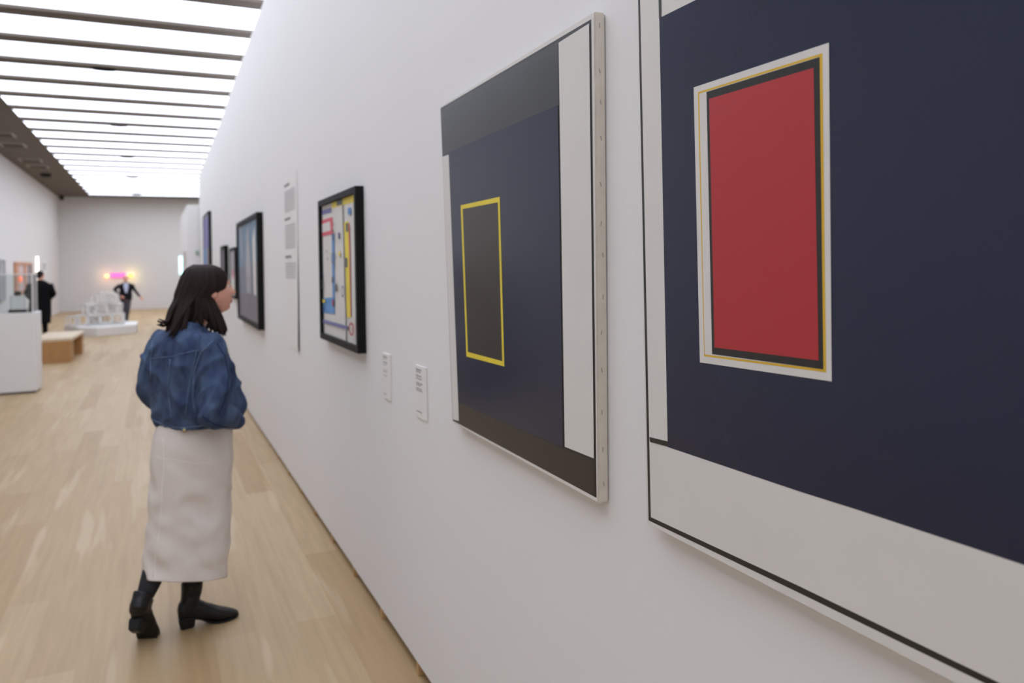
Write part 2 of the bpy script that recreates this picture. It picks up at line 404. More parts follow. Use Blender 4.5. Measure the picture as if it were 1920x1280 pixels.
def ringpoly(y, z, ry, rz, w=.3, n=20):
    """open ring as two half-ring polygons"""
    out = []
    for h0 in (0, 1):
        o_ = [(y+ry*math.cos(math.pi*(h0+t/n)), z+rz*math.sin(math.pi*(h0+t/n))) for t in range(n+1)]
        i_ = [(y+ry*(1-w)*math.cos(math.pi*(h0+t/n)), z+rz*(1-w)*math.sin(math.pi*(h0+t/n))) for t in range(n+1)]
        out.append(o_+i_[::-1])
    return out
C3 = [('yellow', [(4.4476, 2.09), (3.83, 2.09), (3.83, 2.028), (4.4493, 2.0348)]), ('line', [(4.32, 2.08), (4.17, 2.08), (4.1716, 2.0355), (4.3194, 2.0394)]),
 ('violet', [(4.76, 2.044), (4.457, 2.0412), (4.4593, 2.0117), (4.76, 2.0156)]),
 ('rose', [(4.76, 1.983), (4.4294, 1.9844), (4.4217, 1.8846), (4.76, 1.8842)]), ('canvas', [(4.76, 1.9596), (4.5042, 1.9634), (4.4882, 1.9095), (4.76, 1.9067)]),
 ('blue', [(4.4577, 1.8844), (4.3822, 1.8854), (4.4076, 1.429), (4.4681, 1.5151)]), ('blue', [(4.76, 1.5039), (4.4079, 1.5213), (4.4079, 1.4247), (4.76, 1.414)]),
 ('dblue', [(4.78, 1.8078), (4.7353, 1.8067), (4.7324, 1.5818), (4.78, 1.5811)]),
 ('yellow', [(4.1262, 1.9355), (4.0232, 1.936), (4.0049, 1.4269), (4.0958, 1.4256)]), ('rose', [(4.0171, 1.9279), (3.9972, 1.9268), (3.9944, 1.4352), (4.0109, 1.4343)]),
 ('line', [(4.1611, 2.0331), (4.1434, 2.0317), (4.1057, 1.2952), (4.1231, 1.2937)]),
 ('umber', [(4.085, 1.9277), (4.0306, 1.9271), (4.0273, 1.8821), (4.0814, 1.8845)]), ('umber', [(4.1199, 1.7441), (4.058, 1.7432), (4.0585, 1.6926), (4.1204, 1.6927)]),
 ('blue', [(4.0246, 2.0056), (3.952, 2.0042), (3.9549, 1.9663), (4.0271, 1.9733)]),
 ('violet', [(4.76, 1.3738), (4.0485, 1.3778), (4.05, 1.3582), (4.76, 1.3528)]), ('line', [(4.0893, 1.3776), (4.0384, 1.3785), (4.0397, 1.3603), (4.0906, 1.3592)]),
 ('dblue', [(4.2675, 1.8863), (4.2305, 1.8871), (4.2297, 1.8507), (4.2666, 1.8504)]), ('yellow', [(4.2646, 1.7827), (4.224, 1.7834), (4.2262, 1.7552), (4.2668, 1.7542)]),
 ('line', [(4.355, 1.5978), (4.3168, 1.5985), (4.3202, 1.5555), (4.3584, 1.5562)]), ('line', [(4.4499, 1.6385), (4.418, 1.6387), (4.4208, 1.6051), (4.4527, 1.6045)]),
 ('red', [(4.4527, 1.5071), (4.4129, 1.5085), (4.412, 1.4707), (4.4517, 1.4707)]), ('yellow', [(4.7238, 1.4974), (4.6488, 1.5018), (4.6506, 1.4806), (4.7255, 1.4777)]),
 ('dblue', [(4.7192, 1.4484), (4.6749, 1.4504), (4.6761, 1.4371), (4.7203, 1.435)]),
 ('line', [(4.59, 1.796), (4.57, 1.796), (4.57, 1.783), (4.59, 1.783)]), ('line', [(4.56, 1.75), (4.54, 1.75), (4.54, 1.738), (4.56, 1.738)]),
 ('line', [(4.375, 1.95), (4.36, 1.95), (4.36, 1.93), (4.375, 1.93)])]
for (yy, zz, c, ry, rz) in ((4.39, 1.881, 'line', .035, .032), (4.40, 1.746, 'line', .035, .032), (4.74, 1.59, 'line', .04, .03), (4.148, 1.5617, 'dblue', .03, .032), (3.95, 1.3714, 'red', .06, .034), (4.745, 1.93, 'line', .02, .014)):
    for pl in ringpoly(yy, zz, ry, rz): C3.append((c, pl))
framed('framed_picture', 'black box-framed abstract with yellow, blue and rose bars on white', 3.80, 4.775, 1.2575, 2.102, .045, .035, C3, .019)
# photograph-like picture behind the woman's head
M['skyblue'] = mat('hazy_blue_print', (76, 114, 142), .4, .25, 2.2); M['haze'] = mat('hazy_grey_print', (150, 152, 160), .4, .2, 3)
M['mauve'] = mat('mauve_grey_print', (98, 92, 104), .4, .15, 3); M['slate'] = mat('slate_print', (84, 96, 116), .4, .2, 3)
C4 = [('skyblue', [(9.86, 2.21), (7.85, 2.21), (7.85, 1.75), (9.86, 1.70)]), ('slate', [(9.86, 1.70), (7.85, 1.75), (7.85, 1.42), (9.86, 1.40)]),
      ('mauve', [(9.86, 1.40), (7.85, 1.42), (7.85, 1.12), (9.86, 1.12)]),
      ('haze', [(8.95, 2.08), (8.75, 2.15), (8.62, 1.9), (8.55, 1.42), (9.0, 1.42), (9.05, 1.75)]), ('canvas', [(8.35, 2.0), (8.12, 2.12), (8.08, 1.42), (8.3, 1.42)]),
      ('haze', [(9.7, 2.2), (9.5, 2.2), (9.35, 1.8), (9.5, 1.8)])]
framed('framed_picture', 'hazy blue and mauve picture in a deep black frame beside the woman', 7.80, 9.90, 1.085, 2.242, .06, .05, C4, .02)
C5 = [('haze', [(10.95, 1.92), (10.45, 1.92), (10.45, 1.6), (10.95, 1.6)]), ('rose', [(10.75, 1.68), (10.6, 1.68), (10.6, 1.56), (10.75, 1.56)])]  # rose patch paints a pink reflection into the picture
framed('framed_picture', 'small white picture with a painted-in pink reflection, dark frame, left of the hazy blue one', 10.30, 11.06, 1.30, 1.965, .05, .04, C5, .012)
C6 = [('mauve', [(12.4, 2.0), (11.85, 2.0), (11.85, 1.32), (12.4, 1.32)])]
framed('framed_picture', 'narrow dark-framed picture rising behind the crown of her head', 11.80, 12.5, 1.28, 2.03, .06, .05, C6, .02)
C7 = [('violet', [(17.2, 2.72), (15.45, 2.72), (15.45, 2.1), (17.2, 2.1)]), ('blue', [(17.2, 2.1), (16.4, 2.1), (16.4, 1.3), (17.2, 1.3)]), ('mauve', [(16.4, 2.1), (15.45, 2.1), (15.45, 1.3), (16.4, 1.3)])]
framed('framed_picture', 'tall violet-blue picture hung highest on the white partition', 15.40, 17.25, 1.25, 2.78, .055, .04, C7, .012)

# labels and text panel
def wall_label(label, y0, y1, z0, z1, lines):
    yc = (y0+y1)/2; r = thing('wall_label', label, 'label', (0, yc, z0), 0, 'caption cards beside the pictures')
    boxo('card', (-.006, y0-yc, 0), (-.0005, y1-yc, z1-z0), 'paper', r, .001)
    random.seed(int(y0*100))
    for zz, wd, th in lines:
        bm = bmesh.new()
        y = y1-yc-.012
        end = y-wd*(y1-y0)
        while y > end:
            l = random.uniform(.006, .014); a = max(y-l, end)
            f = bm.faces.new([bm.verts.new(p) for p in ((-.0064, y, zz), (-.0064, a, zz), (-.0064, a, zz+th), (-.0064, y, zz+th))])
            y = a-.003
        fin(bm, 'printed_line', 'ink', r)
wall_label('small white caption card right of the black box frame, farther of two', 3.355, 3.48, 1.085, 1.295, [(.19, .5, .006), (.182, .4, .003), (.165, .55, .005), (.155, .4, .003), (.13, .5, .003), (.122, .45, .003), (.105, .5, .003), (.02, .4, .003)])
wall_label('small white caption card next to the yellow rectangle canvas, nearer of two', 2.85, 2.985, 1.085, 1.295, [(.19, .5, .006), (.182, .45, .004), (.165, .5, .005), (.155, .55, .004), (.137, .6, .004), (.129, .45, .004), (.115, .55, .004), (.107, .6, .004), (.022, .5, .004)])
tp = thing('text_panel', 'tall white printed text sheet hanging left of the black box frame', 'text panel', (0, 6.1, 1.07))
def curl(y, z):   # the lower right corner stands off the wall
    u = max(0, (5.95-(y+6.1))/.17); v = max(0, 1-z/.9)
    return -.0028 - .014*u*v
bm = bmesh.new(); NY, NZ = 16, 20; g = []
for i in range(NY+1):
    row = []
    for j in range(NZ+1):
        y = -.32+.64*i/NY; z = 1.345*j/NZ + (.03 if 0 else 0) - .03*(j == 0)*0
        row.append(bm.verts.new((curl(y, z), y, z)))
    g.append(row)
for i in range(NY):
    for j in range(NZ): bm.faces.new((g[i][j], g[i][j+1], g[i+1][j+1], g[i+1][j]))
sh_ = fin(bm, 'sheet', 'paper', tp); mo = sh_.modifiers.new('thick', 'SOLIDIFY'); mo.thickness = .001; mo.offset = 0
for nm, m, rows in ([('heading', 'ink', [rw]) for rw in [(1.27, .26, .02), (1.0, .28, .02), (.7, .30, .02)]] +
        [('paragraph', 'ink2', rws) for rws in ([(1.22-.022*i, .5, .014) for i in range(8)], [(.95-.022*i, .5, .014) for i in range(9)], [(.65-.022*i, .5, .014) for i in range(6)])]):
    bm = bmesh.new()
    for zz, wd, th in rows:
        y = .28; end = .28-wd
        while y > end:
            a = max(y-random.uniform(.02, .06), end)
            xa = curl(y, zz)-.0015; xb = curl(a, zz)-.0015
            bm.faces.new([bm.verts.new(p) for p in ((xa, y, zz), (xa, y, zz+th), (xb, a, zz+th), (xb, a, zz))]); y = a-.008
    fin(bm, nm, m, tp)

# ================================================================== FAR WALL, SIDE WALL, SECOND PARTITION PIECES
la = thing('light_artwork', 'glowing pink, peach and yellow light piece on the far wall', 'artwork', (-2.35, YF, 1.35))
boxo('backing', (-.45, -.03, 0), (.55, -.001, .25), 'plinth', la)
boxo('pink_tube', (-.38, -.10, .02), (.22, -.03, .22), 'pink', la, .02)['label'] = 'bright pink glowing bar'
bm = bmesh.new(); ball(bm, (-.50, -.10, .1), (.075, .06, .075)); fin(bm, 'peach_lamp', 'peach', la, True)
bm = bmesh.new(); ball(bm, (.40, -.10, .1), (.10, .06, .055)); fin(bm, 'yellow_lamp', 'yellowlight', la, True)
for nm, x, c, e in (('peach_glow', -.52, (1, .55, .3), 3.2), ('yellow_glow', .42, (1, .75, .2), 4.5), ('pink_glow', -.08, (1, .25, .6), 1.0)):
    ld = bpy.data.lights.new(nm, 'POINT'); ld.energy = e; ld.color = c; ld.shadow_soft_size = .1
    lo = bpy.data.objects.new(nm, ld); COL.objects.link(lo); lo.parent = la; lo.location = (x, -.32, .1)
# on the left wall
def left_picture(name, label, y0, y1, z0, z1, content, fm='oak', bw=.06, board='canvas'):
    yc = (y0+y1)/2; r = thing(name, label, 'picture', (XL, yc, z0)); a, b, h = y0-yc, y1-yc, z1-z0
    bm = bmesh.new()
    for lo, hi in (((.001, a, 0), (.06, a+bw, h)), ((.001, b-bw, 0), (.06, b, h)), ((.001, a+bw, 0), (.06, b-bw, bw)), ((.001, a+bw, h-bw), (.06, b-bw, h))): box(bm, lo, hi)
    fin(bm, 'frame', fm, r)
    mats = [board]+[m for m in dict.fromkeys(c[0] for c in content) if m != board]
    bm = bmesh.new(); box(bm, (.002, a+bw, bw), (.03, b-bw, h-bw))
    for m, lo, hi in content: box(bm, lo, hi, mats.index(m))
    fin(bm, 'picture', mats, r); return r
M['tan'] = mat('tan_wood', (190, 140, 112), .6, .1); M['pinkgrey'] = mat('pale_pink_grey', (196, 178, 180), .6, .05)
r = left_picture('wall_relief', 'brown wooden panel piece with an orange glow on the left wall', 25.4, 28.6, 1.06, 1.98,
    [('tan', (.03, -1.5, .04), (.05, -1.0, .88)), ('tan', (.03, .0, .04), (.05, .45, .88)), ('mauve', (.03, .9, .04), (.05, 1.5, .88))], 'tan', .08, 'pinkgrey')
bm = bmesh.new(); ball(bm, (.08, -.95, .42), (.04, .16, .10)); fin(bm, 'glow_lamp', 'orangelight', r, True)
tl = thing('tube_light', 'upright white tube light on the left wall above the black-coated visitor', 'light', (XL, 29.45, 1.3))
boxo('bracket', (.001, -.06, 0), (.04, .06, .9), 'plinth', tl)
bm = bmesh.new(); tube(bm, [(.09, 0, .0, .03), (.09, 0, .2, .03), (.09, 0, .88, .03)], 12, 1); fin(bm, 'tube', 'whitelight', tl, True)
left_picture('wall_panel', 'small grey framed piece on the left wall nearest the far corner', 31.2, 31.9, 1.65, 2.05, [('haze', (.03, -.25, .08), (.045, .25, .32))], 'plinth', .05)
left_picture('wall_panel', 'pale grey framed piece cut by the left edge of the photo', 22.9, 23.75, .95, 2.02, [('haze', (.03, -.38, .08), (.045, .38, 1.0))], 'haze', .05)
# second partition: cyan light, small pink frame, green sign
cl = thing('tube_light', 'upright pale cyan light on the lower far partition', 'light', (-.27, 22.9, 1.45))
boxo('bracket', (-.03, -.1, 0), (-.001, .1, .72), 'plinth', cl)
bm = bmesh.new(); tube(bm, [(-.075, 0, .10, .045), (-.075, 0, .3, .045), (-.075, 0, .60, .045)], 14, 1); fin(bm, 'tube', 'cyan', cl, True)
boxo('arm', (-.075, -.015, .33), (-.02, .015, .36), 'plinth', cl)
r = thing('small_frame', 'slim pink-grey framed strip right of the cyan light', 'picture', (-.27, 21.2, 1.7))
boxo('frame', (-.03, -.1, 0), (-.001, .1, .45), 'pinkgrey', r)
boxo('picture', (-.034, -.07, .04), (-.0305, .07, .41), 'tan', r)
r = thing('exit_sign', 'tiny green sign on the end of the lower far partition', 'sign', (-.04, 19.62, 2.03))
boxo('housing', (-.06, -.03, 0), (.005, -.001, .09), 'exitgreen', r)
boxo('pictogram', (-.045, -.033, .025), (-.01, -.0305, .065), 'paper', r)

# ================================================================== SCULPTURE, PLINTH, BENCH, VITRINE
def prism(bm, pts, z0, z1, mi=0):
    return ring_loft(bm, [[Vector((x, y, z0)) for x, y in pts], [Vector((x, y, z1)) for x, y in pts]], mi)
foot = [(-2.79, 22.62), (-2.36, 22.28), (-1.46, 22.75), (-1.46, 24.3), (-2.2, 24.9), (-3.25, 23.9)]
bm = bmesh.new(); prism(bm, foot, .0, .225)
bmesh.ops.bevel(bm, geom=[e for e in bm.edges], offset=.006, segments=1, affect='EDGES')
tag(fin(bm, 'plinth', 'plinth'), 'low white many-sided plinth under the lattice sculpture', 'plinth')
bm = bmesh.new(); rs = random.Random(3)
def opencube(bm, c, s, rz, t=.032, tl=0):
    R = Matrix.Rotation(rz, 3, 'Z') @ Matrix.Rotation(tl, 3, 'Y'); h = s/2
    for ax in range(3):
        for u in (-h, h):
            for v in (-h, h):
                lo = [-h-t/2]*3; hi = [h+t/2]*3; o1, o2 = [i for i in range(3) if i != ax]
                lo[o1], hi[o1] = u-t/2, u+t/2; lo[o2], hi[o2] = v-t/2, v+t/2
                for vv in box(bm, lo, hi): vv.co = R @ vv.co + Vector(c)
for lvl, n in ((0, 4), (1, 3), (2, 2)):
    q = .26
    for i in range(n):
        for j in range(2 if lvl < 2 else 1):
            x = (i-(n-1)/2)*(q+.02) + rs.uniform(-.03, .03)+(0, .05, .10)[lvl]; yy = (j-.5)*(q+.03) + rs.uniform(-.01, .01)
            tl = 0 if lvl == 0 else rs.uniform(-.3, .3)
            opencube(bm, (x, yy, .016+q/2+lvl*(q+.026)), q, rs.uniform(-.15, .15) if lvl == 0 else rs.uniform(-.6, .6), .03, tl)
            if rs.random() < .6: opencube(bm, (x, yy, .016+q/2+lvl*(q+.026)), q*.55, .78, .022, tl)
opencube(bm, (-.66, 0, .016+.12), .22, .5, .028)
sc = fin(bm, 'lattice_sculpture', 'lattice'); sc.location = (-2.34, 23.4, .2275)
tag(sc, 'white stacked open-cube lattice sculpture on the low plinth', 'sculpture')
bn = thing('bench', 'brown oak slab bench with open middle beside the white pedestal', 'bench', (-2.72, 16.35, 0), math.radians(-2))
boxo('seat', (-.34, -.0, .40), (.33, 1.72, .455), 'oaktop', bn, .004)
boxo('end_panel', (-.33, .0, 0), (.30, .42, .3995), 'oak', bn, .004)
boxo('end_panel', (-.33, 1.42, 0), (.32, 1.70, .3995), 'oak', bn, .004)
vt = thing('display_case', 'white waist-high pedestal with a clear cover at the left edge', 'display case', (-2.49, 12.5, 0))
boxo('pedestal', (-1.5, 0, .03), (0, .52, 1.125), 'plinth', vt, .006)
boxo('recessed_base', (-1.47, .03, 0), (-.03, .49, .0295), 'ink', vt)
bm = bmesh.new()
for lo, hi in (((-1.46, .04, 1.1255), (-.04, .046, 1.66)), ((-1.46, .474, 1.1255), (-.04, .48, 1.66)), ((-.046, .046, 1.1255), (-.04, .474, 1.66)), ((-1.46, .046, 1.1255), (-1.454, .474, 1.66)), ((-1.46, .04, 1.66), (-.04, .48, 1.666))): box(bm, lo, hi)
fin(bm, 'clear_cover', 'glass', vt)
bm = bmesh.new()
for x, yy in ((-.046, .04), (-.046, .468), (-1.46, .04), (-1.46, .468)): box(bm, (x-.006, yy-.002, 1.1256), (x+.008, yy+.014, 1.664))
box(bm, (-1.46, .036, 1.655), (-.036, .048, 1.668)); box(bm, (-.05, .046, 1.655), (-.036, .474, 1.668))
fin(bm, 'cover_edge', 'plinth', vt)
md = thing('model', 'clear block with a black base and cap shown under the clear cover', 'model', (-2.735, 12.72, 1.1262))
boxo('base', (-.105, -.07, 0), (.105, .07, .04), 'black', md, .003)
boxo('block', (-.085, -.055, .0405), (.085, .055, .24), 'glass', md)
bm = bmesh.new(); tube(bm, [(0, 0, .2405, .035), (0, 0, .26, .045), (0, 0, .29, .035), (0, 0, .30, .01)], 14, 2); fin(bm, 'cap', 'black', md, True)
md = thing('model', 'small dark folded piece at the right end under the clear cover', 'model', (-2.566, 12.66, 1.1262))
bm = bmesh.new(); tube(bm, [(-.01, 0, 0.001, .028, .05), (-.01, 0, .05, .022, .04), (-.01, 0, .08, .010, .02), (-.012, 0, .13, .012, .02), (-.01, 0, .16, .004, .01)], 12, 3); fin(bm, 'base', 'black', md, True)

# ================================================================== PEOPLE
def head_into(bm, c, yaw, pitch=0, s=1.0, nu=72, nv=56):
    """sculpted head: local +y is forward"""
    R = Matrix.Rotation(-yaw, 3, 'Z') @ Matrix.Rotation(pitch, 3, 'X')
    G = lambda x, m, w: math.exp(-((x-m)/w)**2)
    vs = ball(bm, (0, 0, 0), 1, nu, nv)
    for v in vs:
        d = v.co.copy(); x, y, z = d.x*.074, d.y*.094, d.z*.116
        if d.z < 0:
            t = -d.z; x *= 1-.30*t*t; y = y*(1-.10*t) + .026*t
            if d.y < 0: y *= 1-.35*t
        if d.z > .2: x *= 1+.05*(d.z-.2)
        if d.y > 0:
            k = min(1, d.y*1.8)
            ns = 0
            if -.036 < z < .03: ns = (.03-z)/.052 if z > -.022 else max(0, (z+.036)/.014)
            y += k*(.027*ns*math.exp(-(x/(.009+.005*max(0, -z/.03)))**2))
            y += k*(.004*G(z, .036, .012)*G(abs(x), .02, .03) - .009*G(z, .016, .012)*G(abs(x), .031, .014))
            y += k*(.014*G(z, -.052, .006)*G(x, 0, .020) + .013*G(z, -.065, .006)*G(x, 0, .017) - .004*G(z, -.0575, .002)*G(x, 0, .022))
            y += k*(.014*G(z, -.096, .016)*G(x, 0, .022) - .003*G(z, -.076, .006)*G(x, 0, .02) + .004*G(z, -.012, .02)*G(abs(x), .042, .018))
        v.co = R @ (Vector((x, y, z))*s) + Vector(c)
    for sx in (-1, 1):   # ears
        ball(bm, Vector(c) + R @ Vector((sx*.076*s, -.005*s, -.005*s)), (.008*s, .019*s, .032*s), 10, 8, R)
    return R
def hand_into(bm, wrist, dirv, palm_n, s=1.0, curl=.5, side=1):
    """palm, four unequal fingers and a thumb off the side of the palm"""
    d = Vector(dirv).normalized(); n = Vector(palm_n); n = (n-d*n.dot(d)).normalized(); sd = d.cross(n)*side; w0 = Vector(wrist)
    q = lambda a, b, c_: w0 + d*a*s + sd*b*s + n*c_*s
    def tp(pts): tube(bm, [(*p, r_*s) for p, r_ in pts], 8, 2, n)
    tube(bm, [(*q(-.02, 0, 0), .024*s, .018*s), (*q(.03, 0, 0), .034*s, .014*s), (*q(.08, 0, 0), .038*s, .012*s), (*q(.092, 0, 0), .03*s, .009*s)], 14, 3, n)
    for b, L in ((-.03, .062), (-.01, .074), (.011, .070), (.031, .055)):
        a1, a2, a3 = curl*.5, curl*1.2, curl*1.8; x, c_ = .085, 0; pts = [(q(x-.01, b, c_), .0085)]
        for fr, an in ((.45, a1), (.3, a2), (.25, a3)):
            x += L*fr*math.cos(an); c_ += L*fr*math.sin(an); pts.append((q(x, b*1.1, c_), .0078-.0016*(fr < .3)))
        tp(pts)
    tp([(q(.02, -.03, 0), .011), (q(.045, -.052, .012), .010), (q(.07, -.062, .022), .0085), (q(.088, -.062, .03), .006)])

# ---------------------------------------------------------------- the woman
WX, WY = -.80, 3.95
wo = thing('person', 'woman in a denim jacket, long cream skirt and black ankle boots looking at the pictures', 'person', (WX, WY, 0))
A = math.radians(50); Fv = Vector((math.sin(A), math.cos(A), 0)); Rv = Vector((math.cos(A), -math.sin(A), 0)); C0 = Vector((-.03, .0, 0))
def L3(r_, f_, z_): return C0 + Rv*r_ + Fv*f_ + Vector((0, 0, z_))
def ell(r_, f_, z_, a, b, n=48, e=2.3):
    out = []
    for i in range(n):
        q = 2*math.pi*i/n; c, s = math.cos(q), math.sin(q)
        out.append(L3(r_+a*math.copysign(abs(c)**(2/e), c), f_+b*math.copysign(abs(s)**(2/e), s), z_))
    return out
HC = Vector((.083, .035, 1.592)); HY = math.radians(80); HP = math.radians(3)
# body (one continuous surface)
bm = bmesh.new()
HR = head_into(bm, HC, HY, HP, 1.0)
tube(bm, [(-.02, .0, 1.36, .06, .055), (.0, .01, 1.42, .052, .05), (.03, .02, 1.48, .05, .05), (.05, .025, 1.54, .048, .052)], 20, 4)
ring_loft(bm, [ell(0, f, z, a, b) for z, a, b, f in ((.70, .11, .10, .02), (.82, .125, .11, .025), (.9, .13, .11, .03), (1.02, .125, .095, .02), (1.15, .13, .1, .01), (1.27, .145, .105, .0), (1.35, .15, .085, -.005), (1.39, .10, .06, -.005), (1.41, .06, .05, 0))])
Lsh, Rsh = L3(-.155, 0, 1.355), L3(.155, 0, 1.355)
Lel, Rel = L3(-.195, -.045, 1.105), L3(.245, -.085, 1.07)
Lwr, Rwr = L3(-.16, .15, 1.01), L3(.13, .16, 1.0)
for sh, el, wr in ((Lsh, Lel, Lwr), (Rsh, Rel, Rwr)):
    tube(bm, [(*sh, .048), (*((sh+el)/2), .042), (*el, .035), (*((el+wr)/2), .032), (*wr, .022)], 14, 3)
hand_into(bm, Lwr, Fv*.3-Vector((0, 0, 1))*.55+Rv*.35, -Fv, .6, .9, 1)
hand_into(bm, Rwr, Fv*.3-Vector((0, 0, 1))*.1-Rv*.65, -Fv, .6, .9, -1)
tube(bm, [(-.05, .02, .78, .075), (-.09, .03, .62, .068), (-.125, .01, .46, .055), (-.165, -.03, .36, .045), (-.205, -.085, .27, .034)], 18, 3)
tube(bm, [(.03, .02, .78, .075), (.03, .02, .62, .068), (.0, .02, .46, .058), (-.01, .0, .34, .05), (-.022, 0, .2, .036), (-.025, 0, .1, .034)], 18, 3)
bm = remesh(bm, .0042, 1)
for f in bm.faces:
    lc = HR.transposed() @ (f.calc_center_median()-HC)
    f.material_index = 1 if (-.0685 < lc.z < -.047 and abs(lc.x) < .023*(1-abs(lc.z+.058)/.022) and lc.y > .08) else 0
fin(bm, 'body', ['skin', 'lips'], wo, True)
for sx in (-1, 1):
    bm = bmesh.new(); c = HC + HR @ Vector((sx*.030, .072, .016)); ball(bm, c, .0110, 14, 10); e_ = fin(bm, 'eye', 'eye', wo, True)
    bm = bmesh.new(); ball(bm, c + HR @ Vector((0, .0085, 0)), (.0055, .0055, .0055), 10, 8); fin(bm, 'iris', 'iris', e_, True)
# hair: cap under overlapping locks
bm = bmesh.new()
def hsec(z, x0, x1, yh, n=40, yc=.035):
    return [Vector(((x0+x1)/2+(x1-x0)/2*math.cos(2*math.pi*i/n), yc+yh*math.sin(2*math.pi*i/n), z)) for i in range(n)]
prof_h = [(1.375, -.105, .02, .055), (1.42, -.105, .03, .07), (1.47, -.095, .05, .082), (1.52, -.085, .085, .088), (1.555, -.077, .105, .092), (1.585, -.068, .135, .093), (1.61, -.062, .160, .094), (1.65, -.048, .165, .089), (1.68, -.033, .152, .078), (1.70, -.015, .126, .060), (1.713, .012, .09, .036), (1.718, .035, .065, .012)]
P = catmull(prof_h, 4)
ring_loft(bm, [hsec(*p) for p in P])
cap = BVHTree.FromBMesh(bm)
rh = random.Random(11)
def lock(bm, ang, end, rr=.013, flip=0):
    """one lock of hair from the parting over the head to its end"""
    ca, sa = math.cos(ang), math.sin(ang); pts = []
    for t, z in ((.15, 1.713), (.55, 1.695), (.85, 1.66), (.98, 1.61), (1.0, 1.56)):
        x0, x1, yh = None, None, None
        for a, b in zip(P, P[1:]):
            if a[0] <= z <= b[0] or b[0] <= z <= a[0]:
                u = (z-a[0])/(b[0]-a[0]+1e-9); x0, x1, yh = [a[i]+(b[i]-a[i])*u for i in (1, 2, 3)]; break
        if x0 is None: x0, x1, yh = -.02, .1, .03
        pts.append(((x0+x1)/2+(x1-x0)/2*ca*(1.0), .035+yh*sa, z, rr*(.5 if t < .2 else 1), rr*.6))
    e = Vector(end); m = Vector(pts[-1][:3]); mid = m.lerp(e, .5) + Vector((0, 0, .01))
    pts.append((*mid, rr*1.05, rr*.6)); pts.append((*m.lerp(e, .82), rr*.8, rr*.5))
    if flip: pts.append((e.x-flip, e.y-.005, e.z+.035, .003, .002))
    else: pts.append((*e, .002, .002))
    tube(bm, pts, 8, 3, (ca, sa, 0))
for i in range(150):
    ang = rh.uniform(0, 2*math.pi); ca, sa = math.cos(ang), math.sin(ang)
    if ca > .82: continue                                        # parting leaves the face free
    if ca > .30 and sa < 0:  end = (.150-rh.uniform(0, .075), -.045+rh.uniform(-.02, .02), 1.372+rh.uniform(0, .03))      # in front of the near shoulder
    elif ca > .30:           end = (.12-rh.uniform(0, .07), .12+rh.uniform(-.02, .02), 1.385+rh.uniform(0, .03))
    elif ca > -.15 and sa < 0: end = (.035+rh.uniform(-.045, .05), -.055, 1.445+rh.uniform(-.02, .03))                      # over the collar
    else: end = (-.085+rh.uniform(-.035, .05), .02+sa*.07-.035, 1.378+rh.uniform(-.008, .03))
    lock(bm, ang, end, rh.uniform(.009, .015))
for i in range(9):
    lock(bm, math.pi*(1+rh.uniform(-.10, .22)), (-.125+rh.uniform(-.01, .01), -.02+rh.uniform(-.03, .03), 1.425+rh.uniform(-.025, .01)), .009, rh.uniform(.012, .03))
fin(bm, 'hair', 'hair', wo, True)
# jacket
def px(x, y):  # jacket pattern coordinates: (x, z) seen from behind
    return ((x-345)*.00236-.048+(805-y)*.00006, .936+(805-y)*.00256-(x-345)*.00004)
bm = bmesh.new()
ring_loft(bm, [ell(r0, f, z, a, b, 64, 2.25) for z, a, b, f, r0 in ((.955, .185, .145, .035, 0), (.965, .192, .153, .036, 0), (.985, .199, .160, .037, 0), (1.03, .203, .162, .036, 0), (1.1, .203, .156, .028, 0), (1.18, .200, .148, .018, 0), (1.26, .198, .135, .008, 0), (1.32, .192, .118, .0, 0), (1.36, .172, .100, -.003, 0), (1.385, .14, .085, -.003, 0), (1.405, .10, .07, 0, 0), (1.42, .07, .06, .0, 0))])
S = lambda p, r_, r2=None: (*p, r_, r2 or r_)
LelJ, RelJ = Lel+Vector((.004, 0, 0)), Rel
tube(bm, [S(L3(-.12, 0, 1.352), .05), S(L3(-.165, -.005, 1.325), .062), S(L3(-.19, -.03, 1.22), .060), S(LelJ+Vector((0, 0, .02)), .056), S(LelJ.lerp(Lwr, .35)+Vector((0, 0, -.02)), .052), S(LelJ.lerp(Lwr, .75), .044), S(Lwr, .038)], 24, 5)
tube(bm, [S(L3(.12, 0, 1.352), .05), S(L3(.170, -.005, 1.325), .066), S(L3(.212, -.035, 1.22), .064), S(L3(.243, -.07, 1.11), .063), S(RelJ+Vector((.004, 0, -.03)), .061), S(RelJ.lerp(Rwr, .4)+Vector((.01, 0, -.035)), .056), S(RelJ.lerp(Rwr, .75)+Vector((.012, 0, -.045)), .045), S(Rwr+Vector((.022, 0, -.05)), .040)], 24, 5)
# right front panel pushed forward by the hand in the pocket
tube(bm, [S(L3(.09, .10, 1.30), .05, .04), S(L3(.10, .135, 1.18), .05, .04), S(L3(.10, .165, 1.08), .055, .042), S(L3(.105, .19, 1.01), .052, .042), S(L3(.105, .185, .965), .042, .035)], 20, 5)
bm = remesh(bm, .0075, 4)
for v in bm.verts:
    p = v.co; n = v.normal
    a = noise.noise(Vector((p.x*11, p.y*11, p.z*5)))*.010
    b = (1-abs(noise.noise(Vector((p.x*9+p.z*4, p.y*9, p.z*9-p.x*6))))*2)
    c = max(0, b-.35)*.019
    g_ = max(0, (1.06-p.z)/.1)*.5*math.sin(math.atan2(p.y, p.x+.03)*22)*.0018*(p.z > .97)
    kd = max(0, min(1, (p.z-.955)/.05))
    v.co = p + n*((a + c)*kd + g_ + .0015*noise.noise(p*45))
bm.normal_update(); jb = BVHTree.FromBMesh(bm)
jk = fin(bm, 'denim_jacket', 'denim', wo, True)
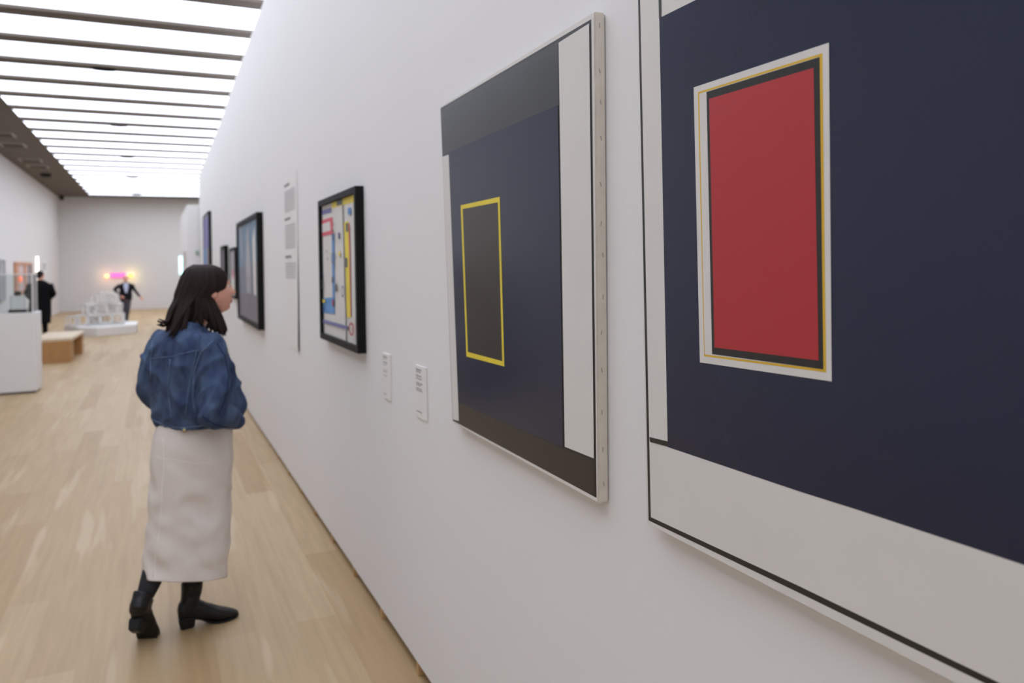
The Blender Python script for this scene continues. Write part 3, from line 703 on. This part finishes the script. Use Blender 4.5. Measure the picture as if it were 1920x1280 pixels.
def stitch(name, lines, m, parent, r_, bvh, off=.001):
    for ln in lines:
        pts = project_line(bvh, ln, off); runs = []; run = []
        for p in pts+[None]:            # break where the line jumps to another surface
            if p is None or (run and (p-run[-1]).length > .045):
                runs.append(run); run = []
            if p is not None: run.append(p)
        run = max(runs, key=len)
        if len(run) > 2:
            b = bmesh.new(); tube(b, [(*q, r_, r_*.7) for q in run], 6, 1, (0, 1, 0)); fin(b, name, m, parent, True)
J = lambda *a: [px(x, y) for x, y in a]
stitch('seam', [J((283, 672), (320, 664), (352, 655), (372, 652)), J((318, 668), (314, 720), (322, 780)), J((364, 655), (352, 710), (343, 785))], 'seam', jk, .0027, jb)
stitch('armhole_seam', [J((392, 636), (372, 655), (360, 690), (358, 735), (363, 765)), J((287, 640), (284, 670), (284, 712))], 'seam', jk, .0042, jb)
stitch('waistband_edge', [J((288, 782), (315, 791), (345, 791), (385, 786), (400, 784))], 'seam', jk, .0034, jb)
stitch('sleeve_gap_shade', [J((400, 640), (415, 665), (421, 700), (412, 740), (400, 765)), J((372, 762), (395, 778), (425, 795))], 'denimdark', jk, .0028, jb)  # dark lines drawn for the shade where the sleeve parts from the jacket
stitch('adjuster_strap', [J((338, 794), (352, 794))], 'seam', jk, .008, jb)
h = jb.ray_cast(Vector((px(345, 794)[0], -1, px(345, 794)[1])), Vector((0, 1, 0)))
bm = bmesh.new(); ball(bm, h[0]+h[1]*.007, (.0085, .005, .0085), 14, 8); fin(bm, 'button', 'brass', jk, True)
# collar standing round the neck and folded down at the back
bm = bmesh.new(); rings = []
for (rad, rb, zz, tilt) in ((.062, .060, 1.395, .0), (.060, .058, 1.44, .0), (.064, .062, 1.452, 0), (.075, .072, 1.443, 0), (.098, .088, 1.405, 0), (.103, .093, 1.392, 0), (.096, .086, 1.392, 0), (.070, .066, 1.43, 0), (.066, .064, 1.436, 0), (.067, .064, 1.40, 0)):
    ring = []
    for i in range(36):
        q = math.radians(30)+math.radians(300)*i/35 + A*0
        a = math.pi/2 + q                 # opening at her front
        dz = -.035*math.cos(q-math.pi+math.pi)*.0 - .03*(1-abs(q-math.pi)/math.pi < .35)
        ring.append(L3(rad*math.cos(a), .008+rb*math.sin(a), zz - .03*(max(0, abs(q-math.pi)/math.pi-.3))))
    rings.append(ring)
vr = [[bm.verts.new(p) for p in r_] for r_ in rings]
for a, b in zip(vr, vr[1:]+[vr[0]]):
    for i in range(35): bm.faces.new((a[i], a[i+1], b[i+1], b[i]))
bm.faces.new([r_[0] for r_ in vr]); bm.faces.new([r_[-1] for r_ in vr][::-1])
bmesh.ops.recalc_face_normals(bm, faces=bm.faces[:])
fin(bm, 'collar', 'denim', jk, True)
# skirt
def sk(z, c, hx, hy, cy_, hem=0, n=120):
    out = []
    for i in range(n):
        q = 2*math.pi*i/n; co, si = math.cos(q), math.sin(q); e = 2.35
        x = c+hx*math.copysign(abs(co)**(2/e), co); y = cy_+hy*math.copysign(abs(si)**(2/e), si)
        zz = z - hem*.17*(x-c) + hem*.012*(si < 0)*abs(si)
        out.append([x, y, zz])
    return out
secs = [(.975, .0, .158, .135, .028, 0), (.93, -.003, .171, .145, .028, 0), (.89, -.006, .178, .150, .026, 0), (.80, -.012, .181, .152, .02, 0), (.70, -.02, .177, .149, .015, .1), (.58, -.026, .176, .146, .008, .3), (.45, -.034, .178, .143, -.005, .6), (.34, -.042, .183, .142, -.015, .9), (.262, -.048, .187, .142, -.022, 1.0)]
S2 = catmull(secs, 8); rings = []
for z, c, hx, hy, cyy, hem in S2:
    rg = []
    for x, y, zz in sk(z, c, hx, hy, cyy, hem):
        t = max(0, min(1, (.93-zz)/.3)); n1 = noise.noise(Vector((x*7+zz*5, y*7, zz*6)))
        n2 = noise.noise(Vector((x*16-zz*9, y*10, zz*12+x*8)))
        fold = max(0, .45-abs(n1))*.012
        k_ = 1 + ((n1*.013+n2*.006+fold*1.5)*t)/.17
        rg.append(Vector((c+(x-c)*k_, cyy+(y-cyy)*k_, zz)))
    rings.append(rg)
bm = bmesh.new(); ring_loft(bm, rings, 0, False)
sb = BVHTree.FromBMesh(bm)
skt = fin(bm, 'skirt', 'skirt', wo, True); mo = skt.modifiers.new('thick', 'SOLIDIFY'); mo.thickness = .003; mo.offset = 0
M['skirtseam'] = mat('cream_seam', (226, 219, 212), .9, .02)
def K(*a): return [px(x, y) for x, y in a]
stitch('seam', [K((307, 812), (309, 850), (303, 960), (289, 1066)), K((285, 843), (320, 847), (362, 857), (432, 861)), K((270, 1060), (320, 1066), (370, 1069), (425, 1068))], 'skirtseam', skt, .003, sb, .0015)
# tights
bm = bmesh.new()
tube(bm, [(-.150, -.005, .42, .056), (-.172, -.04, .34, .055), (-.200, -.078, .275, .047), (-.224, -.112, .225, .037)], 20, 4)
tl_ = fin(bm, 'tights', 'tights', wo, True)
bm = bmesh.new(); tube(bm, [(-.008, 0, .40, .060), (-.014, 0, .34, .052), (-.022, 0, .25, .044), (-.024, 0, .15, .042)], 20, 4)
fin(bm, 'tights', 'tights', wo, True)
def boot(loc, yaw, pitch, shaft, zipper=False):
    """ankle boot; local +x toe, origin under the ball of the foot; pitch lifts the heel; shaft is the tube of the ankle"""
    R = Matrix.Rotation(math.pi/2-yaw, 3, 'Z') @ Matrix.Rotation(pitch, 3, 'Y')
    T_ = lambda p: R @ Vector(p) + Vector(loc)
    b = bmesh.new()
    # foot: cross sections along x  (x, centre z, half width, half height)
    secf = [(-.178, .080, .010, .020), (-.172, .085, .026, .038), (-.15, .088, .033, .045), (-.12, .085, .034, .048), (-.08, .072, .035, .045), (-.04, .053, .039, .038), (.0, .038, .043, .031), (.035, .029, .042, .024), (.065, .023, .034, .018), (.085, .019, .022, .013), (.094, .017, .008, .008)]
    rg = []
    for x, zc, hw, hh in catmull(secf, 4):
        ring = []
        for i in range(28):
            q = 2*math.pi*i/28; c_, s_ = math.cos(q), math.sin(q); e = 2.6
            ring.append(Vector((x, hw*math.copysign(abs(c_)**(2/e), c_), zc+hh*math.copysign(abs(s_)**(2/e), s_))))
        rg.append(ring)
    ring_loft(b, rg)
    for v in b.verts: v.co = T_(v.co)
    sp = [T_((-.135, 0, .10))]
    pts = [(*T_((-.128, 0, .085)), .036, .042), (*T_((-.122, 0, .125)), .037, .043)] + [(*p, r1, r2) for p, r1, r2 in shaft]
    tube(b, pts, 24, 4, T_((1, 0, 0))-T_((0, 0, 0)))
    b = remesh(b, .005, 4)
    for v in b.verts: v.co += v.normal*noise.noise(v.co*28)*.0022
    bo = fin(b, 'boot', 'leather', wo, True)
    b = bmesh.new()   # heel and sole
    hs = [[Vector((x, y, 0)) for x, y in ((-.168, -.024), (-.108, -.026), (-.108, .026), (-.168, .024))], [Vector((x, y, .052)) for x, y in ((-.178, -.029), (-.10, -.030), (-.10, .030), (-.178, .029))]]
    ring_loft(b, hs); bmesh.ops.bevel(b, geom=b.edges[:], offset=.006, segments=3, affect='EDGES')
    for v in b.verts: v.co = T_(v.co)
    fin(b, 'heel', 'leather', bo)
    b = bmesh.new(); rg = []
    for x, z, hw in catmull([(-.17, .044, .026), (-.12, .044, .031), (-.08, .032, .031), (-.04, .010, .036), (0, .001, .043), (.04, .001, .043), (.075, .003, .030), (.095, .006, .008)], 4):
        rg.append([Vector((x, -hw, z)), Vector((x, hw, z)), Vector((x, hw, z+.009)), Vector((x, -hw, z+.009))])
    ring_loft(b, rg)
    for v in b.verts: v.co = T_(v.co)
    fin(b, 'sole', 'black', bo)
    if zipper:
        b = bmesh.new(); s0 = Vector(shaft[-1][0]); tube(b, [(*(s0+Vector((-.034, -.022, -.02))), .004), (*(s0+Vector((-.043, -.022, -.045))), .003), (*(s0+Vector((-.046, -.02, -.075))), .003)], 8, 2); fin(b, 'zip_pull', 'brass', bo, True)
    return bo
boot((.088, .0, .0), math.radians(86), 0, [(Vector((-.028, 0, .155)), .041, .046), (Vector((-.025, 0, .185)), .043, .048), (Vector((-.024, 0, .208)), .045, .050)])
boot((-.222, -.045, .004), math.radians(22), math.radians(36), [(Vector((-.252, -.150, .19)), .036, .039), (Vector((-.238, -.130, .222)), .037, .040), (Vector((-.229, -.118, .245)), .039, .042)], True)

# ---------------------------------------------------------------- the two visitors farther off
def visitor(label, loc, yaw, s, arms, legs, top, m_top, m_leg, m_skin, m_hair, hair, shirt=False, headyaw=0, lean=0):
    """figure in local coords: +y forward, x to its own right; arms/legs are joint lists"""
    r = thing('person', label, 'person', loc, -yaw); r.scale = (s, s, s)
    def ring(z, a, b, f, n=28): return [Vector((a*math.cos(2*math.pi*i/n), f+b*math.sin(2*math.pi*i/n), z)) for i in range(n)]
    hc = Vector((0, .05+lean, 1.62)); bm = bmesh.new(); R = head_into(bm, hc, headyaw, -.05, 1.0, 48, 36)
    tube(bm, [(0, lean*.7, 1.42, .06), (0, .01+lean*.9, 1.50, .055), (0, .03+lean, 1.56, .052)], 14, 3)
    ring_loft(bm, [ring(z, a, b, f) for z, a, b, f in ((.82, .15, .10, 0), (.95, .155, .11, 0), (1.1, .14, .10, lean*.3), (1.3, .17, .11, lean*.6), (1.42, .15, .08, lean*.7), (1.46, .07, .05, lean*.7))])
    for a in arms:
        tube(bm, [(*a[0], .045), (*a[1], .036), (*a[2], .024)], 12, 4)
        d = (Vector(a[2])-Vector(a[1])).normalized(); hand_into(bm, Vector(a[2])+d*.02, d, (0, -.3, 0) if abs(d.y) < .9 else (0, 0, -1), 1, .45, 1 if a[0][0] > 0 else -1)
    for l in legs:
        tube(bm, [(*l[0], .075), (*l[1], .05), (*l[2], .034)], 12, 4)
    bm = remesh(bm, .009, 1); fin(bm, 'body', m_skin, r, True)
    # jacket or coat
    bm = bmesh.new(); ring_loft(bm, [ring(z, a, b, f, 36) for z, a, b, f in top])
    for a in arms:
        w_ = Vector(a[2]); tube(bm, [(*a[0], .065), (*(Vector(a[0]).lerp(Vector(a[1]), .5)), .062), (*a[1], .054), (*w_, .04)], 16, 4)
    bm = remesh(bm, .012, 4)
    for v in bm.verts: v.co += v.normal*noise.noise(v.co*9)*.008
    jo = fin(bm, 'jacket', m_top, r, True)
    if shirt:
        bm = bmesh.new(); f0 = .165+lean*.7
        pts = [(-.065, 1.47), (.065, 1.47), (.085, 1.36), (.02, 1.10), (-.03, 1.10), (-.085, 1.36)]
        ring_loft(bm, [[Vector((x, f0-(z-1.16)*.08-.05, z)) for x, z in pts], [Vector((x, f0-(z-1.16)*.10+.008, z)) for x, z in pts]]); fin(bm, 'shirt', 'shirt', r)
    for l in legs:
        bm = bmesh.new(); tube(bm, [(l[0][0], l[0][1], l[0][2]+.05, .095), (*(Vector(l[0]).lerp(Vector(l[1]), .5)), .088), (*l[1], .072), (*(Vector(l[1]).lerp(Vector(l[2]), .5)), .062), (*l[2], .058)], 16, 4)
        fin(bm, 'trouser_leg', m_leg, r, True)
        bm = bmesh.new(); a = Vector(l[2]); zf = a.z-.08
        tube(bm, [(a.x, a.y-.06, zf+.04, .025, .035), (a.x, a.y-.03, zf+.045, .04, .045), (a.x, a.y+.06, zf+.04, .043, .038), (a.x, a.y+.14, zf+.03, .045, .028), (a.x, a.y+.19, zf+.022, .03, .018)], 14, 4, (0, 0, 1)); fin(bm, 'shoe', 'leather', r, True)
    bm = bmesh.new()
    for c_, rr in hair: ball(bm, hc + R @ Vector(c_), rr, 18, 14, R)
    bm = remesh(bm, .008, 3)
    for v in bm.verts: v.co += v.normal*noise.noise(v.co*30)*.004
    fin(bm, 'hair', m_hair, r, True)
    return r
# striding man in a dark suit, facing the camera
arms = [((.19, .0, 1.40), (.36, -.10, 1.22), (.17, .08, 1.02)), ((-.19, .0, 1.40), (-.31, -.02, 1.16), (-.46, .05, .95))]
legs = [((.085, 0, .86), (.075, .08, .46), (.05, -.14, .10)), ((-.085, 0, .86), (-.05, .10, .48), (.0, .10, .085))]
topj = [(.84, .20, .14, 0), (.95, .21, .15, .0), (1.1, .20, .15, .02), (1.25, .215, .15, .04), (1.37, .225, .135, .05), (1.44, .17, .11, .05), (1.48, .08, .07, .05)]
visitor('grey-haired man in a dark suit striding past the low plinth', (-1.85, 27.4, 0), math.radians(176), .875, arms, legs, topj, 'suit', 'trouser', 'ruddy', 'greyhair',
        [((0, -.035, .03), (.078, .075, .08)), ((.06, -.03, -.0), (.02, .05, .04)), ((-.06, -.03, 0), (.02, .05, .04))], True, 0, .05)
# man in a long black coat seen from behind
arms = [((.23, .0, 1.40), (.32, -.02, 1.14), (.20, .22, 1.05)), ((-.23, .0, 1.40), (-.31, .0, 1.15), (-.22, .20, .98))]
legs = [((.09, 0, .86), (.09, .02, .48), (.10, .0, .085)), ((-.09, 0, .86), (-.09, .04, .48), (-.09, .03, .085))]
topc = [(.40, .23, .18, 0), (.6, .24, .18, 0), (.85, .25, .175, 0), (1.1, .245, .165, 0), (1.3, .25, .155, 0), (1.42, .22, .13, 0), (1.48, .13, .09, .0), (1.51, .07, .07, .01)]
visitor('visitor in a long black coat standing beyond the display case', (-3.60, 22.3, 0), math.radians(10), .985, arms, legs, topc, 'coat', 'coat', 'skin', 'hair',
        [((0, -.02, .03), (.085, .09, .095)), ((0, -.05, -.03), (.07, .06, .06))], False, math.radians(25), 0)
